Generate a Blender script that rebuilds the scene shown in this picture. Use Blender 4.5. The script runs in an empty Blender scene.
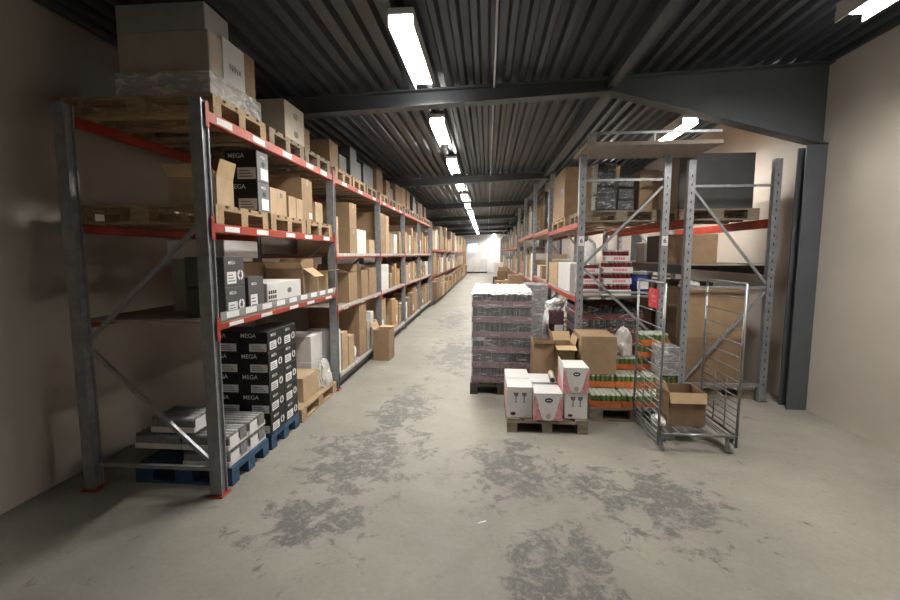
import bpy, bmesh, math, random
from mathutils import Vector, Matrix, noise
rnd = random.Random(7)
S = bpy.context.scene
COL = S.collection
PI = math.pi

# ------------------------------------------------------------------ materials
M = {}
def mat(name, col, rough=0.7, metal=0.0, noise=0.0, scale=12.0, bump=0.0, bscale=60.0, emit=0.0, col2=None, stretch=None, spec=0.4):
    m = bpy.data.materials.new(name); m.use_nodes = True
    nt = m.node_tree; b = nt.nodes['Principled BSDF']
    b.inputs['Roughness'].default_value = rough; b.inputs['Metallic'].default_value = metal
    b.inputs['Specular IOR Level'].default_value = spec
    b.inputs['Base Color'].default_value = (*col, 1)
    if emit:
        b.inputs['Emission Color'].default_value = (*col, 1); b.inputs['Emission Strength'].default_value = emit
    tc = None
    if noise or bump:
        tc = nt.nodes.new('ShaderNodeTexCoord'); mp = nt.nodes.new('ShaderNodeMapping')
        if stretch: mp.inputs['Scale'].default_value = stretch
        nt.links.new(tc.outputs['Object'], mp.inputs['Vector'])
    if noise:
        n = nt.nodes.new('ShaderNodeTexNoise'); n.inputs['Scale'].default_value = scale; n.inputs['Detail'].default_value = 5
        nt.links.new(mp.outputs['Vector'], n.inputs['Vector'])
        r = nt.nodes.new('ShaderNodeValToRGB'); r.color_ramp.elements[0].position = .3; r.color_ramp.elements[1].position = .7
        d = col2 or tuple(c * (1 - noise) for c in col)
        r.color_ramp.elements[0].color = (*d, 1); r.color_ramp.elements[1].color = (*[min(1, c * (1 + noise * .5)) for c in col], 1)
        nt.links.new(n.outputs['Fac'], r.inputs['Fac']); nt.links.new(r.outputs['Color'], b.inputs['Base Color'])
    if bump:
        n2 = nt.nodes.new('ShaderNodeTexNoise'); n2.inputs['Scale'].default_value = bscale; n2.inputs['Detail'].default_value = 4
        nt.links.new(mp.outputs['Vector'], n2.inputs['Vector'])
        bp = nt.nodes.new('ShaderNodeBump'); bp.inputs['Strength'].default_value = bump; bp.inputs['Distance'].default_value = .02
        nt.links.new(n2.outputs['Fac'], bp.inputs['Height']); nt.links.new(bp.outputs['Normal'], b.inputs['Normal'])
    M[name] = m; return m

mat('kraft', (.36, .245, .15), .75, noise=.14, scale=9)
mat('kraft_light', (.50, .365, .235), .75, noise=.12, scale=9)
mat('kraft_dark', (.25, .165, .10), .75, noise=.15, scale=9)
mat('kraft_orange', (.47, .29, .15), .75, noise=.12, scale=9)
mat('kraft_inside', (.56, .40, .24), .8, noise=.1, scale=9)
mat('white_card', (.74, .73, .72), .6, noise=.05, scale=6)
mat('grey_card', (.42, .41, .41), .65, noise=.08, scale=6)
mat('beige_card', (.52, .46, .38), .7, noise=.1, scale=6)
mat('black_card', (.014, .014, .016), .5, noise=.2, scale=5)
mat('charcoal_card', (.085, .085, .088), .5, noise=.15, scale=5)
mat('paper', (.85, .85, .86), .6)
mat('ink', (.03, .03, .035), .6)
mat('grey_ink', (.16, .16, .17), .6)
mat('navy_ink', (.025, .03, .09), .5)
mat('red_ink', (.50, .10, .12), .6, noise=.35, scale=55, col2=(.72, .50, .52))
mat('pink_ink', (.72, .22, .26), .6)
mat('packing_tape', (.45, .32, .19), .35, spec=.5)
mat('red_steel', (.40, .045, .024), .45, noise=.18, scale=14)
mat('galvanised', (.36, .38, .41), .42, metal=.55, noise=.22, scale=16)
mat('dark_steel', (.075, .078, .085), .5, metal=.2, noise=.15, scale=8)
mat('chrome', (.27, .28, .29), .35, metal=.7, noise=.1, scale=20)
mat('black_rubber', (.02, .02, .02), .6)
mat('grey_plastic', (.30, .30, .31), .5)
mat('blue_plastic', (.03, .05, .22), .4)
mat('black_plastic', (.012, .012, .013), .35, bump=.6, bscale=22)
mat('wood', (.44, .315, .19), .8, noise=.35, scale=7, stretch=(1, 6, 6))
mat('old_wood', (.30, .245, .185), .85, noise=.4, scale=7, stretch=(1, 6, 6))
mat('dark_wood', (.055, .05, .045), .85, noise=.3, scale=8)
mat('blue_wood', (.045, .10, .19), .7, noise=.35, scale=9)
mat('shelf_board', (.36, .31, .26), .8, noise=.2, scale=8)
mat('pale_lip', (.58, .55, .52), .6, noise=.35, scale=11)
mat('shelf_grey', (.33, .33, .33), .6, noise=.15, scale=8)
mat('deck_steel', (.064, .072, .085), .42, metal=.4, noise=.3, scale=3, stretch=(3, .15, 1))
mat('beam_paint', (.085, .094, .106), .5, noise=.12, scale=4)
mat('wall_paint', (.56, .51, .455), .85, noise=.05, scale=2)
mat('far_paint', (.9, .9, .9), .85, noise=.05, scale=2)
mat('lamp_white', (.75, .75, .74), .4)
mat('lamp_glow', (1.0, .96, .885), .4, emit=142.0)
mat('window_light', (.42, .66, 1.0), .4, emit=1.6)
mat('frame_white', (.7, .7, .7), .5)
mat('orange_card', (.56, .15, .045), .6, noise=.2, scale=25)
mat('can_green', (.15, .27, .08), .3, metal=.3, noise=.3, scale=40)
mat('can_lid', (.55, .58, .50), .3, metal=.4)
mat('can_dark', (.055, .053, .066), .35, metal=.3, noise=.3, scale=30)
mat('can_red', (.24, .03, .04), .35, metal=.3, noise=.3, scale=30)
mat('can_grey', (.23, .235, .25), .35, metal=.4, noise=.3, scale=30)
mat('maroon_card', (.20, .10, .125), .55, noise=.6, scale=42, col2=(.05, .03, .04))
mat('pack_grey', (.24, .24, .25), .35, noise=.35, scale=30)
mat('white_bag', (.78, .78, .78), .35, bump=.8, bscale=14)
mat('crumpled_film', (.62, .60, .57), .25, spec=.8)
mat('tag_red', (.62, .06, .07), .45)

def film(name, opac, col=(.85, .85, .87), rough=.16, scale=9, stretch=(1, 1, 2.5), tail=.16):
    m = bpy.data.materials.new(name); m.use_nodes = True; nt = m.node_tree
    b = nt.nodes['Principled BSDF']; b.inputs['Base Color'].default_value = (*col, 1); b.inputs['Roughness'].default_value = rough
    b.inputs['Specular IOR Level'].default_value = .9
    tc = nt.nodes.new('ShaderNodeTexCoord'); mp = nt.nodes.new('ShaderNodeMapping'); mp.inputs['Scale'].default_value = stretch
    nt.links.new(tc.outputs['Object'], mp.inputs['Vector'])
    n = nt.nodes.new('ShaderNodeTexNoise'); n.inputs['Scale'].default_value = scale; n.inputs['Detail'].default_value = 6; n.inputs['Distortion'].default_value = 1.2
    nt.links.new(mp.outputs['Vector'], n.inputs['Vector'])
    r = nt.nodes.new('ShaderNodeValToRGB'); r.color_ramp.elements[0].position = .5; r.color_ramp.elements[1].position = .74
    r.color_ramp.elements[0].color = (opac, opac, opac, 1); r.color_ramp.elements[1].color = (min(1, opac + tail + .4),) * 3 + (1,)
    nt.links.new(n.outputs['Fac'], r.inputs['Fac']); nt.links.new(r.outputs['Color'], b.inputs['Alpha'])
    bp = nt.nodes.new('ShaderNodeBump'); bp.inputs['Strength'].default_value = .9; bp.inputs['Distance'].default_value = .03
    nt.links.new(n.outputs['Fac'], bp.inputs['Height']); nt.links.new(bp.outputs['Normal'], b.inputs['Normal'])
    M[name] = m
film('stretch_film', .10)
film('milky_film', .38)
film('heavy_film', .13, scale=9, stretch=(.5, .5, 4), tail=.0)  # streaked opacity stands in for glints along the wrapped pallet

# concrete floor: pale grey, worn darker patches broken up by pale flecks
PATCHES = [(-1.1, 3.75, .55, .75, -.3), (-1.15, 2.75, .42, .4, 0), (.2, 3.6, .5, .6, .2), (1.25, 3.2, .6, .55, 0), (.42, 2.35, .35, .55, .1), (-.95, 5.0, .35, 1.0, 0), (-.6, 8.0, .5, 1.6, 0), (-.9, 12, .5, 2.0, 0)]
def floor_material():
    m = bpy.data.materials.new('concrete'); m.use_nodes = True; nt = m.node_tree; L = nt.links
    b = nt.nodes['Principled BSDF']; b.inputs['Roughness'].default_value = .62; b.inputs['Specular IOR Level'].default_value = .35
    tc = nt.nodes.new('ShaderNodeTexCoord')
    def nz(sc, det=5, dist=0, off=(0, 0, 0), st=(1, 1, 1)):
        mp = nt.nodes.new('ShaderNodeMapping'); mp.inputs['Location'].default_value = off; mp.inputs['Scale'].default_value = st
        L.new(tc.outputs['Object'], mp.inputs['Vector'])
        n = nt.nodes.new('ShaderNodeTexNoise'); n.inputs['Scale'].default_value = sc; n.inputs['Detail'].default_value = det; n.inputs['Distortion'].default_value = dist
        n.inputs['Roughness'].default_value = .68
        L.new(mp.outputs['Vector'], n.inputs['Vector']); return n.outputs['Fac']
    def ramp(f, a, c, ca, cb):
        r = nt.nodes.new('ShaderNodeValToRGB'); e = r.color_ramp.elements
        e[0].position = a; e[1].position = c; e[0].color = (*ca, 1); e[1].color = (*cb, 1); L.new(f, r.inputs['Fac']); return r.outputs['Color']
    def mix(f, a, c):
        x = nt.nodes.new('ShaderNodeMix'); x.data_type = 'RGBA'
        L.new(f, x.inputs['Factor']); L.new(a, x.inputs['A']); L.new(c, x.inputs['B']); return x.outputs['Result']
    base = ramp(nz(.9, 6, .3, (3, 1, 0)), .3, .7, (.205, .193, .170), (.355, .336, .298))
    fine = ramp(nz(30, 3), .3, .7, (.20, .19, .17), (.335, .32, .285))
    sh = nt.nodes.new('ShaderNodeMix'); sh.data_type = 'RGBA'; sh.inputs['Factor'].default_value = .25
    L.new(base, sh.inputs['A']); L.new(fine, sh.inputs['B'])
    big = None
    for (px, py, rx, ry, ang) in PATCHES:              # worn areas of the slab
        mp = nt.nodes.new('ShaderNodeMapping'); mp.vector_type = 'TEXTURE'
        mp.inputs['Location'].default_value = (px, py, 0); mp.inputs['Rotation'].default_value = (0, 0, ang); mp.inputs['Scale'].default_value = (rx, ry, 1)
        L.new(tc.outputs['Object'], mp.inputs['Vector'])
        ln = nt.nodes.new('ShaderNodeVectorMath'); ln.operation = 'LENGTH'; L.new(mp.outputs['Vector'], ln.inputs[0])
        mr = nt.nodes.new('ShaderNodeMapRange'); mr.inputs['From Min'].default_value = 1.5; mr.inputs['From Max'].default_value = .2
        mr.inputs['To Min'].default_value = 0; mr.inputs['To Max'].default_value = .24
        L.new(ln.outputs['Value'], mr.inputs['Value'])
        if big is None: big = mr.outputs['Result']
        else:
            mx = nt.nodes.new('ShaderNodeMath'); mx.operation = 'MAXIMUM'; L.new(big, mx.inputs[0]); L.new(mr.outputs['Result'], mx.inputs[1]); big = mx.outputs[0]
    cl = nz(4.6, 10, .5, (5.3, 2.1, 0)); a0 = nt.nodes.new('ShaderNodeMath'); a0.operation = 'MULTIPLY_ADD'; a0.inputs[1].default_value = .95
    L.new(cl, a0.inputs[0]); L.new(big, a0.inputs[2]); big = a0.outputs[0]
    grain = nz(16, 3, .4)
    add = nt.nodes.new('ShaderNodeMath'); add.operation = 'MULTIPLY_ADD'; add.inputs[1].default_value = .30
    L.new(grain, add.inputs[0]); L.new(big, add.inputs[2])
    k = nt.nodes.new('ShaderNodeValToRGB'); k.color_ramp.elements[0].position = .74; k.color_ramp.elements[1].position = .83
    L.new(add.outputs[0], k.inputs['Fac'])
    dark = ramp(nz(22, 6, .8), .5, .72, (.135, .131, .124), (.31, .297, .268))
    c = mix(k.outputs['Color'], sh.outputs['Result'], dark)
    L.new(c, b.inputs['Base Color'])
    bp = nt.nodes.new('ShaderNodeBump'); bp.inputs['Strength'].default_value = .15; bp.inputs['Distance'].default_value = .01
    L.new(grain, bp.inputs['Height']); L.new(bp.outputs['Normal'], b.inputs['Normal'])
    M['concrete'] = m
floor_material()

# ------------------------------------------------------------------ mesh helpers
class MB:
    def __init__(s): s.v = []; s.f = []; s.m = []; s.smooth = []
    def add(s, vs, fs, mi=0, sm=False):
        o = len(s.v); s.v += [tuple(v) for v in vs]
        for f in fs: s.f.append(tuple(i + o for i in f)); s.m.append(mi); s.smooth.append(sm)
        return s
    def box(s, x0, x1, y0, y1, z0, z1, mi=0, bev=0.0):
        if bev <= 0:
            return s.add([(x0,y0,z0),(x1,y0,z0),(x1,y1,z0),(x0,y1,z0),(x0,y0,z1),(x1,y0,z1),(x1,y1,z1),(x0,y1,z1)],
                  [(0,3,2,1),(4,5,6,7),(0,1,5,4),(1,2,6,5),(2,3,7,6),(3,0,4,7)], mi)
        bm = bmesh.new(); vs = [bm.verts.new(p) for p in [(x0,y0,z0),(x1,y0,z0),(x1,y1,z0),(x0,y1,z0),(x0,y0,z1),(x1,y0,z1),(x1,y1,z1),(x0,y1,z1)]]
        for f in [(0,3,2,1),(4,5,6,7),(0,1,5,4),(1,2,6,5),(2,3,7,6),(3,0,4,7)]: bm.faces.new([vs[i] for i in f])
        bmesh.ops.bevel(bm, geom=list(bm.edges), offset=bev, segments=1, affect='EDGES')
        bm.verts.index_update()
        s.add([v.co[:] for v in bm.verts], [[v.index for v in f.verts] for f in bm.faces], mi); bm.free(); return s
    def prism(s, pts, off, mi=0):
        n = len(pts); off = Vector(off)
        a = [Vector(p) for p in pts]; b = [p + off for p in a]
        nrm = (a[1]-a[0]).cross(a[2]-a[1])
        if nrm.dot(off) > 0: a, b = a[::-1], b[::-1]
        return s.add(a + b, [tuple(range(n)), tuple(range(2*n-1, n-1, -1))] + [(i, n+i, n+(i+1) % n, (i+1) % n) for i in range(n)][::1], mi)
    def tube(s, p, q, r, n=8, mi=0, r2=None, sm=True):
        p, q = Vector(p), Vector(q); d = (q-p).normalized(); r2 = r if r2 is None else r2
        a = d.orthogonal().normalized(); b = d.cross(a)
        vs = []
        for k in range(n):
            t = 2*PI*k/n; vs.append(p + (a*math.cos(t)+b*math.sin(t))*r)
        for k in range(n):
            t = 2*PI*k/n; vs.append(q + (a*math.cos(t)+b*math.sin(t))*r2)
        s.add(vs, [(k, (k+1) % n, n+(k+1) % n, n+k) for k in range(n)], mi, sm)
        o = len(s.v)-2*n
        s.f += [tuple(o+k for k in range(n-1, -1, -1)), tuple(o+n+k for k in range(n))]; s.m += [mi, mi]; s.smooth += [False, False]
        return s
    def bar(s, p, q, w, h, mi=0):                       # rectangular bar, w across, h in the second cross direction
        p, q = Vector(p), Vector(q); d = (q-p).normalized()
        u = Vector((0, 0, 1)) if abs(d.z) < .95 else Vector((0, 1, 0))
        a = d.cross(u).normalized()*w/2; b = a.cross(d).normalized()*h/2
        return s.add([p-a-b, p+a-b, p+a+b, p-a+b, q-a-b, q+a-b, q+a+b, q-a+b],
              [(0,3,2,1),(4,5,6,7),(0,1,5,4),(1,2,6,5),(2,3,7,6),(3,0,4,7)], mi)
    def can(s, x, y, z, r, h, body=0, lid=1, n=10):
        rings = [(r*.9, 0), (r, .006), (r, h*.86), (r*.84, h), (r*.78, h-.003)]
        o = len(s.v)
        for rr, zz in rings:
            for k in range(n): s.v.append((x+rr*math.cos(2*PI*k/n), y+rr*math.sin(2*PI*k/n), z+zz))
        for j in range(len(rings)-1):
            for k in range(n):
                s.f.append((o+j*n+k, o+j*n+(k+1) % n, o+(j+1)*n+(k+1) % n, o+(j+1)*n+k)); s.m.append(body if j < 2 else lid); s.smooth.append(True)
        s.f.append(tuple(o+4*n+k for k in range(n))); s.m.append(lid); s.smooth.append(False)
        return s
    def mesh(s, name, mats, origin=(0, 0, 0)):
        me = bpy.data.meshes.new(name); o = Vector(origin)
        me.from_pydata([Vector(v)-o for v in s.v], [], s.f)
        for m in ([mats] if isinstance(mats, str) else mats): me.materials.append(M[m])
        me.polygons.foreach_set('material_index', s.m); me.polygons.foreach_set('use_smooth', s.smooth)
        bm = bmesh.new(); bm.from_mesh(me); bmesh.ops.recalc_face_normals(bm, faces=bm.faces); bm.to_mesh(me); bm.free()
        me.update(); return me
    def build(s, name, mats, parent=None, origin=None):
        if origin is None: origin = parent['_o'][:] if parent is not None and '_o' in parent else (0, 0, 0)
        o = bpy.data.objects.new(name, s.mesh(name, mats, origin)); COL.objects.link(o)
        if parent is not None: o.parent = parent
        else: o.location = origin
        o['_o'] = list(origin)
        return o

ALL_LABELS = {}
def tag(o, label, cat, group=None, kind=None):
    o['label'] = label; o['category'] = cat
    if group: o['group'] = group
    if kind: o['kind'] = kind
    ALL_LABELS.setdefault(label, []).append(o.name)
    return o
def empty(name, loc, label, cat, group=None, rz=0):
    o = bpy.data.objects.new(name, None); COL.objects.link(o); o.location = loc; o.rotation_euler.z = rz; o['_o'] = list(loc)
    o.empty_display_size = .1
    return tag(o, label, cat, group)
def struct(name, mb, m):
    o = mb.build(name, m); o['kind'] = 'structure'; return o
def copy_tree(o, loc, label, group=None):
    r = o.copy(); COL.objects.link(r); r.location = loc
    def rec(a, b):
        for ch in list(a.children):
            c = ch.copy(); COL.objects.link(c); c.parent = b; rec(ch, c)
    rec(o, r); r['label'] = label; ALL_LABELS.setdefault(label, []).append(r.name)
    if group: r['group'] = group
    return r

# faces of a box: 'X' = +X, 'x' = -X, 'y' = -Y, 'Z' = top; u, v run 0..1 as seen from outside
def fpt(B, face, u, v, off=0.0):
    x0, x1, y0, y1, z0, z1 = B
    if face == 'X': return Vector((x1+off, y0+u*(y1-y0), z0+v*(z1-z0)))
    if face == 'x': return Vector((x0-off, y1-u*(y1-y0), z0+v*(z1-z0)))
    if face == 'y': return Vector((x0+u*(x1-x0), y0-off, z0+v*(z1-z0)))
    return Vector((x0+u*(x1-x0), y0+v*(y1-y0), z1+off))
NRM = {'X': (1, 0, 0), 'x': (-1, 0, 0), 'y': (0, -1, 0), 'Z': (0, 0, 1)}
FROT = {'X': (PI/2, 0, PI/2), 'x': (PI/2, 0, -PI/2), 'y': (PI/2, 0, 0), 'Z': (0, 0, 0)}
def decal(mb, B, face, pts, t=.0015, mi=0, lift=0.0):
    mb.prism([fpt(B, face, u, v, lift) for u, v in pts], Vector(NRM[face])*t, mi)
def rect(u0, u1, v0, v1): return [(u0, v0), (u1, v0), (u1, v1), (u0, v1)]
def oval(u, v, ru, rv, n=18): return [(u+ru*math.cos(2*PI*k/n), v+rv*math.sin(2*PI*k/n)) for k in range(n)]
TXT = {}
def text_mesh(s):
    if s in TXT: return TXT[s]
    c = bpy.data.curves.new('lettering', 'FONT'); c.body = s; c.align_x = 'CENTER'; c.align_y = 'CENTER'; c.extrude = .002; c.offset = .012
    o = bpy.data.objects.new('lettering', c); COL.objects.link(o); bpy.context.view_layer.update()
    dg = bpy.context.evaluated_depsgraph_get()
    me = bpy.data.meshes.new_from_object(o.evaluated_get(dg))
    bpy.data.objects.remove(o); TXT[s] = me; return me
def lettering(parent, B, face, s, u, v, width, m='paper', shear=0, lift=.002):
    src = text_mesh(s); w = max(p.co.x for p in src.vertices)-min(p.co.x for p in src.vertices)
    key = (s, m)
    if key not in TXT:
        me = src.copy(); me.materials.clear(); me.materials.append(M[m]); TXT[key] = me
    o = bpy.data.objects.new('lettering', TXT[key]); COL.objects.link(o); o.parent = parent
    o.location = fpt(B, face, u, v, lift)-Vector(parent['_o'][:]); o.rotation_euler = FROT[face]
    k = width/w; o.scale = (k, k, k*.3); return o

def carton(label, x0, x1, y0, y1, z0, z1, m='kraft', rz=0, group=None, name='carton', cat='box', bev=.004, tape=None, tmat='packing_tape', paper=None, seam=None):
    org = ((x0+x1)/2, (y0+y1)/2, z0)
    B = (x0, x1, y0, y1, z0, z1)
    o = MB().box(*B, bev=bev).build(name, m, None, org); o.rotation_euler.z = rz
    tag(o, label, cat, group)
    if tape:                                            # strip over the top and a little way down the faces listed
        t = MB(); h = (z1-z0)
        if 'X' in tape or 'x' in tape:
            vc = .025/(y1-y0)
            decal(t, B, 'Z', rect(.005, .995, .5-vc, .5+vc))
            for f in tape: decal(t, B, f, rect(.5-vc, .5+vc, 1-min(.07/h, .5), .995))
        else:
            uc = .025/(x1-x0)
            decal(t, B, 'Z', rect(.5-uc, .5+uc, .005, .995))
            decal(t, B, 'y', rect(.5-uc, .5+uc, 1-min(.07/h, .5), .995))
        t.build('tape', tmat, o)
    for p in (paper or []):                             # (face, u0, u1, v0, v1)
        d = MB(); decal(d, B, p[0], rect(*p[1:])); d.build('paper_label', 'paper', o)
        d2 = MB()
        u0, u1, v0, v1 = p[1:]
        for q in range(3):
            vv = v0+(v1-v0)*(.25+.22*q); decal(d2, B, p[0], rect(u0+(u1-u0)*.15, u0+(u1-u0)*(.8-.12*q), vv, vv+(v1-v0)*.09), t=.0008, lift=.0014)
        d2.build('print', 'grey_ink', o.children[-1])
    o['_b'] = list(B)
    return o

def open_carton(label, x0, x1, y0, y1, z0, z1, m='kraft', flaps=(), rz=0, fl=.16, group=None):
    """flaps: (side, tilt degrees above horizontal, length)"""
    org = ((x0+x1)/2, (y0+y1)/2, z0); t = .006
    b = MB().box(x0, x1, y0, y1, z0, z0+t).box(x0, x0+t, y0, y1, z0+t, z1).box(x1-t, x1, y0, y1, z0+t, z1).box(x0+t, x1-t, y0, y0+t, z0+t, z1).box(x0+t, x1-t, y1-t, y1, z0+t, z1)
    o = b.build('open_carton', m, None, org); o.rotation_euler.z = rz; tag(o, label, 'box', group)
    for side, tilt, ln in flaps:
        out = {'X': Vector((1,0,0)), 'x': Vector((-1,0,0)), 'y': Vector((0,-1,0)), 'Y': Vector((0,1,0))}[side]
        a, c = {'X': ((x1,y0,z1),(x1,y1,z1)), 'x': ((x0,y0,z1),(x0,y1,z1)), 'y': ((x0,y0,z1),(x1,y0,z1)), 'Y': ((x0,y1,z1),(x1,y1,z1))}[side]
        a, c = Vector(a)+Vector((0,0,.001)), Vector(c)+Vector((0,0,.001)); th = math.radians(tilt)
        d = (out*math.cos(th)+Vector((0,0,1))*math.sin(th))*ln
        nrm = (out*-math.sin(th)+Vector((0,0,1))*math.cos(th))*.004
        ins = (c-a)*.02
        MB().prism([a, c, c+d-ins, a+d+ins], nrm).build('flap', 'kraft_inside' if m.startswith('kraft') else m, o)
    return o

# ------------------------------------------------------------------ pallets
PAL = {}
def pallet(label, x, y, z, lx, ly, m='wood', group='wooden pallets', along='X', rz=0):
    """skids run along the axis 'along'; centre x, y, underside z"""
    key = (round(lx, 3), round(ly, 3), m, along)
    loc = (x, y, z)
    if key in PAL:
        o = copy_tree(PAL[key], loc, label, group); o.rotation_euler.z = rz; return o
    o = empty('wooden_pallet', loc, label, 'pallet', group, rz)
    A = lx if along == 'X' else ly; W = ly if along == 'X' else lx       # A along the skids, W across
    def bx(mb, a0, a1, w0, w1, z0, z1):
        if along == 'X': mb.box(x+a0, x+a1, y+w0, y+w1, z+z0, z+z1)
        else: mb.box(x+w0, x+w1, y+a0, y+a1, z+z0, z+z1)
        return mb
    bw = .10
    ws = [-W/2+.05, 0, W/2-.05]; as_ = [-A/2+.07, 0, A/2-.07]
    d = MB(); n = 5
    for k in range(n):
        c = -W/2+.0625+k*(W-.125)/(n-1); bx(d, -A/2, A/2, c-.0625+.002, c+.0625-.002, .122, .144)
    d.build('deck', m, o)
    for a in as_: bx(MB(), a-.07, a+.07, -W/2, W/2, .1, .1215).build('stringer', m, o)
    for w in ws:
        for a in as_: bx(MB(), a-.07, a+.07, w-bw/2, w+bw/2, .0225, .0995).build('block', m, o)
    for w in ws: bx(MB(), -A/2, A/2, w-bw/2, w+bw/2, 0, .022).build('skid', m, o)
    PAL[key] = o; return o

# ------------------------------------------------------------------ racking
def brace(par, p, q): return MB().bar(p, q, .028, .028).build('brace', 'galvanised', par)
def rack(label, xf, xb, ys, levels, tops, beam='red_steel', labels_on=(), hts=None, group='pallet racking'):
    """xf aisle face, xb back face; ys upright centres; levels[bay] = beam top heights"""
    sg = 1 if xf > xb else -1
    o = empty('pallet_rack', ((xf+xb)/2, ys[0], 0), label, 'rack', group)
    for k, y in enumerate(ys):
        for x in (xf-sg*.045, xb+sg*.045):
            u = MB().box(x-.045, x+.045, y-.04, y-.03, .012, tops[k]).box(x-.045, x+.045, y+.03, y+.04, .012, tops[k])
            u.box(x+sg*.020-.008, x+sg*.020+.008, y-.03, y+.03, .012, tops[k])
            uo = u.build('upright', 'galvanised', o)
            MB().box(x-.06, x+.06, y-.06, y+.06, 0, .011).build('foot_plate', 'red_steel' if xf < 0 else 'dark_steel', uo)
        z = .25; fl = 1
        xa, xc = xf-sg*.095, xb+sg*.095
        brace(o, (xa, y, .2), (xc, y, .2))
        while z+.9 < tops[k] and y < 20:
            brace(o, (xa if fl else xc, y, z), (xc if fl else xa, y, z+.85)); z += .9; fl = 1-fl
    for b in range(len(ys)-1):
        y0, y1 = ys[b]+.042, ys[b+1]-.042
        for li, zt in enumerate(levels[b]):
            hb = (hts(b, li) if hts else .07)
            bmt = 'dark_steel' if zt < .3 else beam
            for x, front in ((xf-sg*.03, 1), (xb+sg*.03, 0)):
                mb = MB().box(x-.025, x+.025, y0, y1, zt-hb, zt, bev=.006)
                if front:
                    for yy in (ys[b], ys[b+1]):
                        s = -1 if yy > y1 else 1
                        mb.box(xf, xf+sg*.006, yy+(.002 if s > 0 else -.04), yy+(.04 if s > 0 else -.002), max(0, zt-.12), zt+.05) if sg > 0 else mb.box(xf-.006, xf, yy+(.002 if s > 0 else -.04), yy+(.04 if s > 0 else -.002), max(0, zt-.12), zt+.05)
                bo = mb.build('beam', bmt, o)
                if front and (b, li) in labels_on:
                    n = 5 if b == 0 else 3
                    for q in range(n):
                        yc = y0+(y1-y0)*(q+.5)/n+rnd.uniform(-.06, .06); xx = xf-sg*.005
                        MB().box(min(xx, xx+sg*.002), max(xx, xx+sg*.002), yc-.1, yc+.1, zt-hb*.8, zt-hb*.2).build('label_holder', 'paper', bo)
    return o
def deck_boards(parent, xf, xb, y0, y1, zt, m='shelf_board'):
    sg = 1 if xf > xb else -1
    a, b = sorted((xf-sg*.006, xb+sg*.006))
    return MB().box(a, b, y0, y1, zt+.001, zt+.02).build('shelf_board', m, parent)

ORD = ['first', 'second', 'third', 'fourth', 'fifth', 'sixth', 'seventh', 'eighth', 'ninth', 'tenth', 'eleventh', 'twelfth', 'thirteenth', 'fourteenth']

# ------------------------------------------------------------------ setting
XL, XR, YB, YF = -3.35, 3.7, -3.0, 44.0
struct('floor', MB().box(XL-.1, XR+.1, YB-.1, YF+.1, -.15, 0), 'concrete')
def zroof(x): return 3.735+.035*x
struct('wall_left', MB().box(XL-.1, XL, YB, YF, 0, 3.9), 'wall_paint')
struct('wall_right', MB().box(XR, XR+.1, YB, YF, 0, 4.1), 'wall_paint')
struct('wall_back', MB().box(XL-.1, XR+.1, YB-.1, YB, 0, 4.1), 'wall_paint')
fw = MB()                                              # far wall with a window opening
wx0, wx1, wz0, wz1 = -2.0, -.9, 1.95, 2.85
fw.box(XL-.1, wx0, YF, YF+.1, 0, 4.1).box(wx1, XR+.1, YF, YF+.1, 0, 4.1).box(wx0, wx1, YF, YF+.1, 0, wz0).box(wx0, wx1, YF, YF+.1, wz1, 4.1)
struct('wall_far', fw, 'far_paint')
w = MB().box(wx0, wx1, YF+.02, YF+.06, wz0, wz0+.05).box(wx0, wx1, YF+.02, YF+.06, wz1-.05, wz1).box(wx0, wx0+.05, YF+.02, YF+.06, wz0+.05, wz1-.05).box(wx1-.05, wx1, YF+.02, YF+.06, wz0+.05, wz1-.05).box(-1.475, -1.425, YF+.02, YF+.06, wz0+.05, wz1-.05)
win = struct('window_1', w, 'frame_white')
MB().box(wx0+.05, wx1-.05, YF+.035, YF+.045, wz0+.05, wz1-.05).build('pane', 'window_light', win)
# corrugated roof deck, ribs running down the hall
dk = MB(); pitch = .165; x = XL-.1; prof = []
while x < XR+.1:
    for dx, dz in ((0, 0), (.05, 0), (.075, .06), (.14, .06)): prof.append((x+dx, zroof(x)+dz))
    x += pitch
n = len(prof)
dk.add([(px, YB-.1, pz) for px, pz in prof]+[(px, YF+.1, pz) for px, pz in prof], [(i, i+1, n+i+1, n+i) for i in range(n-1)])
ob = struct('ceiling', dk, 'deck_steel')
so = ob.modifiers.new('thickness', 'SOLIDIFY'); so.thickness = .004; so.offset = 1
# rafters with a knee haunch towards the right wall
for k in range(-1, 7):
    y = 5.42+5.8*k
    def zb(x): return 3.555+.045*x if x < 1.38 else 3.617-.27*(x-1.38)
    r = MB()
    for xa, xc in ((XL, 1.38), (1.38, XR)):
        for (w2, lo, hi) in ((.09, 0, .016), (.006, .016, None), (.09, None, .016)):
            pts = []
            for xx in (xa, xc):
                b0, t0 = zb(xx), zroof(xx)-.002
                a, c = (b0+lo, b0+hi) if hi and lo is not None else ((b0+lo, t0-.016) if hi is None else (t0-.016, t0))
                pts.append((xx, a, c))
            (xa_, a0, c0), (xc_, a1, c1) = pts
            r.add([(xa_, y-w2, a0), (xc_, y-w2, a1), (xc_, y+w2, a1), (xa_, y+w2, a0), (xa_, y-w2, c0), (xc_, y-w2, c1), (xc_, y+w2, c1), (xa_, y+w2, c0)],
                  [(0,3,2,1),(4,5,6,7),(0,1,5,4),(1,2,6,5),(2,3,7,6),(3,0,4,7)])
    r.box(1.37, 1.39, y-.085, y+.085, 3.62, 3.77)
    struct('ceiling_beam', r, 'beam_paint')
    struct('wall_column', MB().box(XR-.02-.2, XR-.004, y-.09, y-.075, 0, zb(XR)).box(XR-.2, XR-.004, y+.075, y+.09, 0, zb(XR)).box(XR-.12, XR-.1, y-.075, y+.075, 0, zb(XR)), 'beam_paint')
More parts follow.
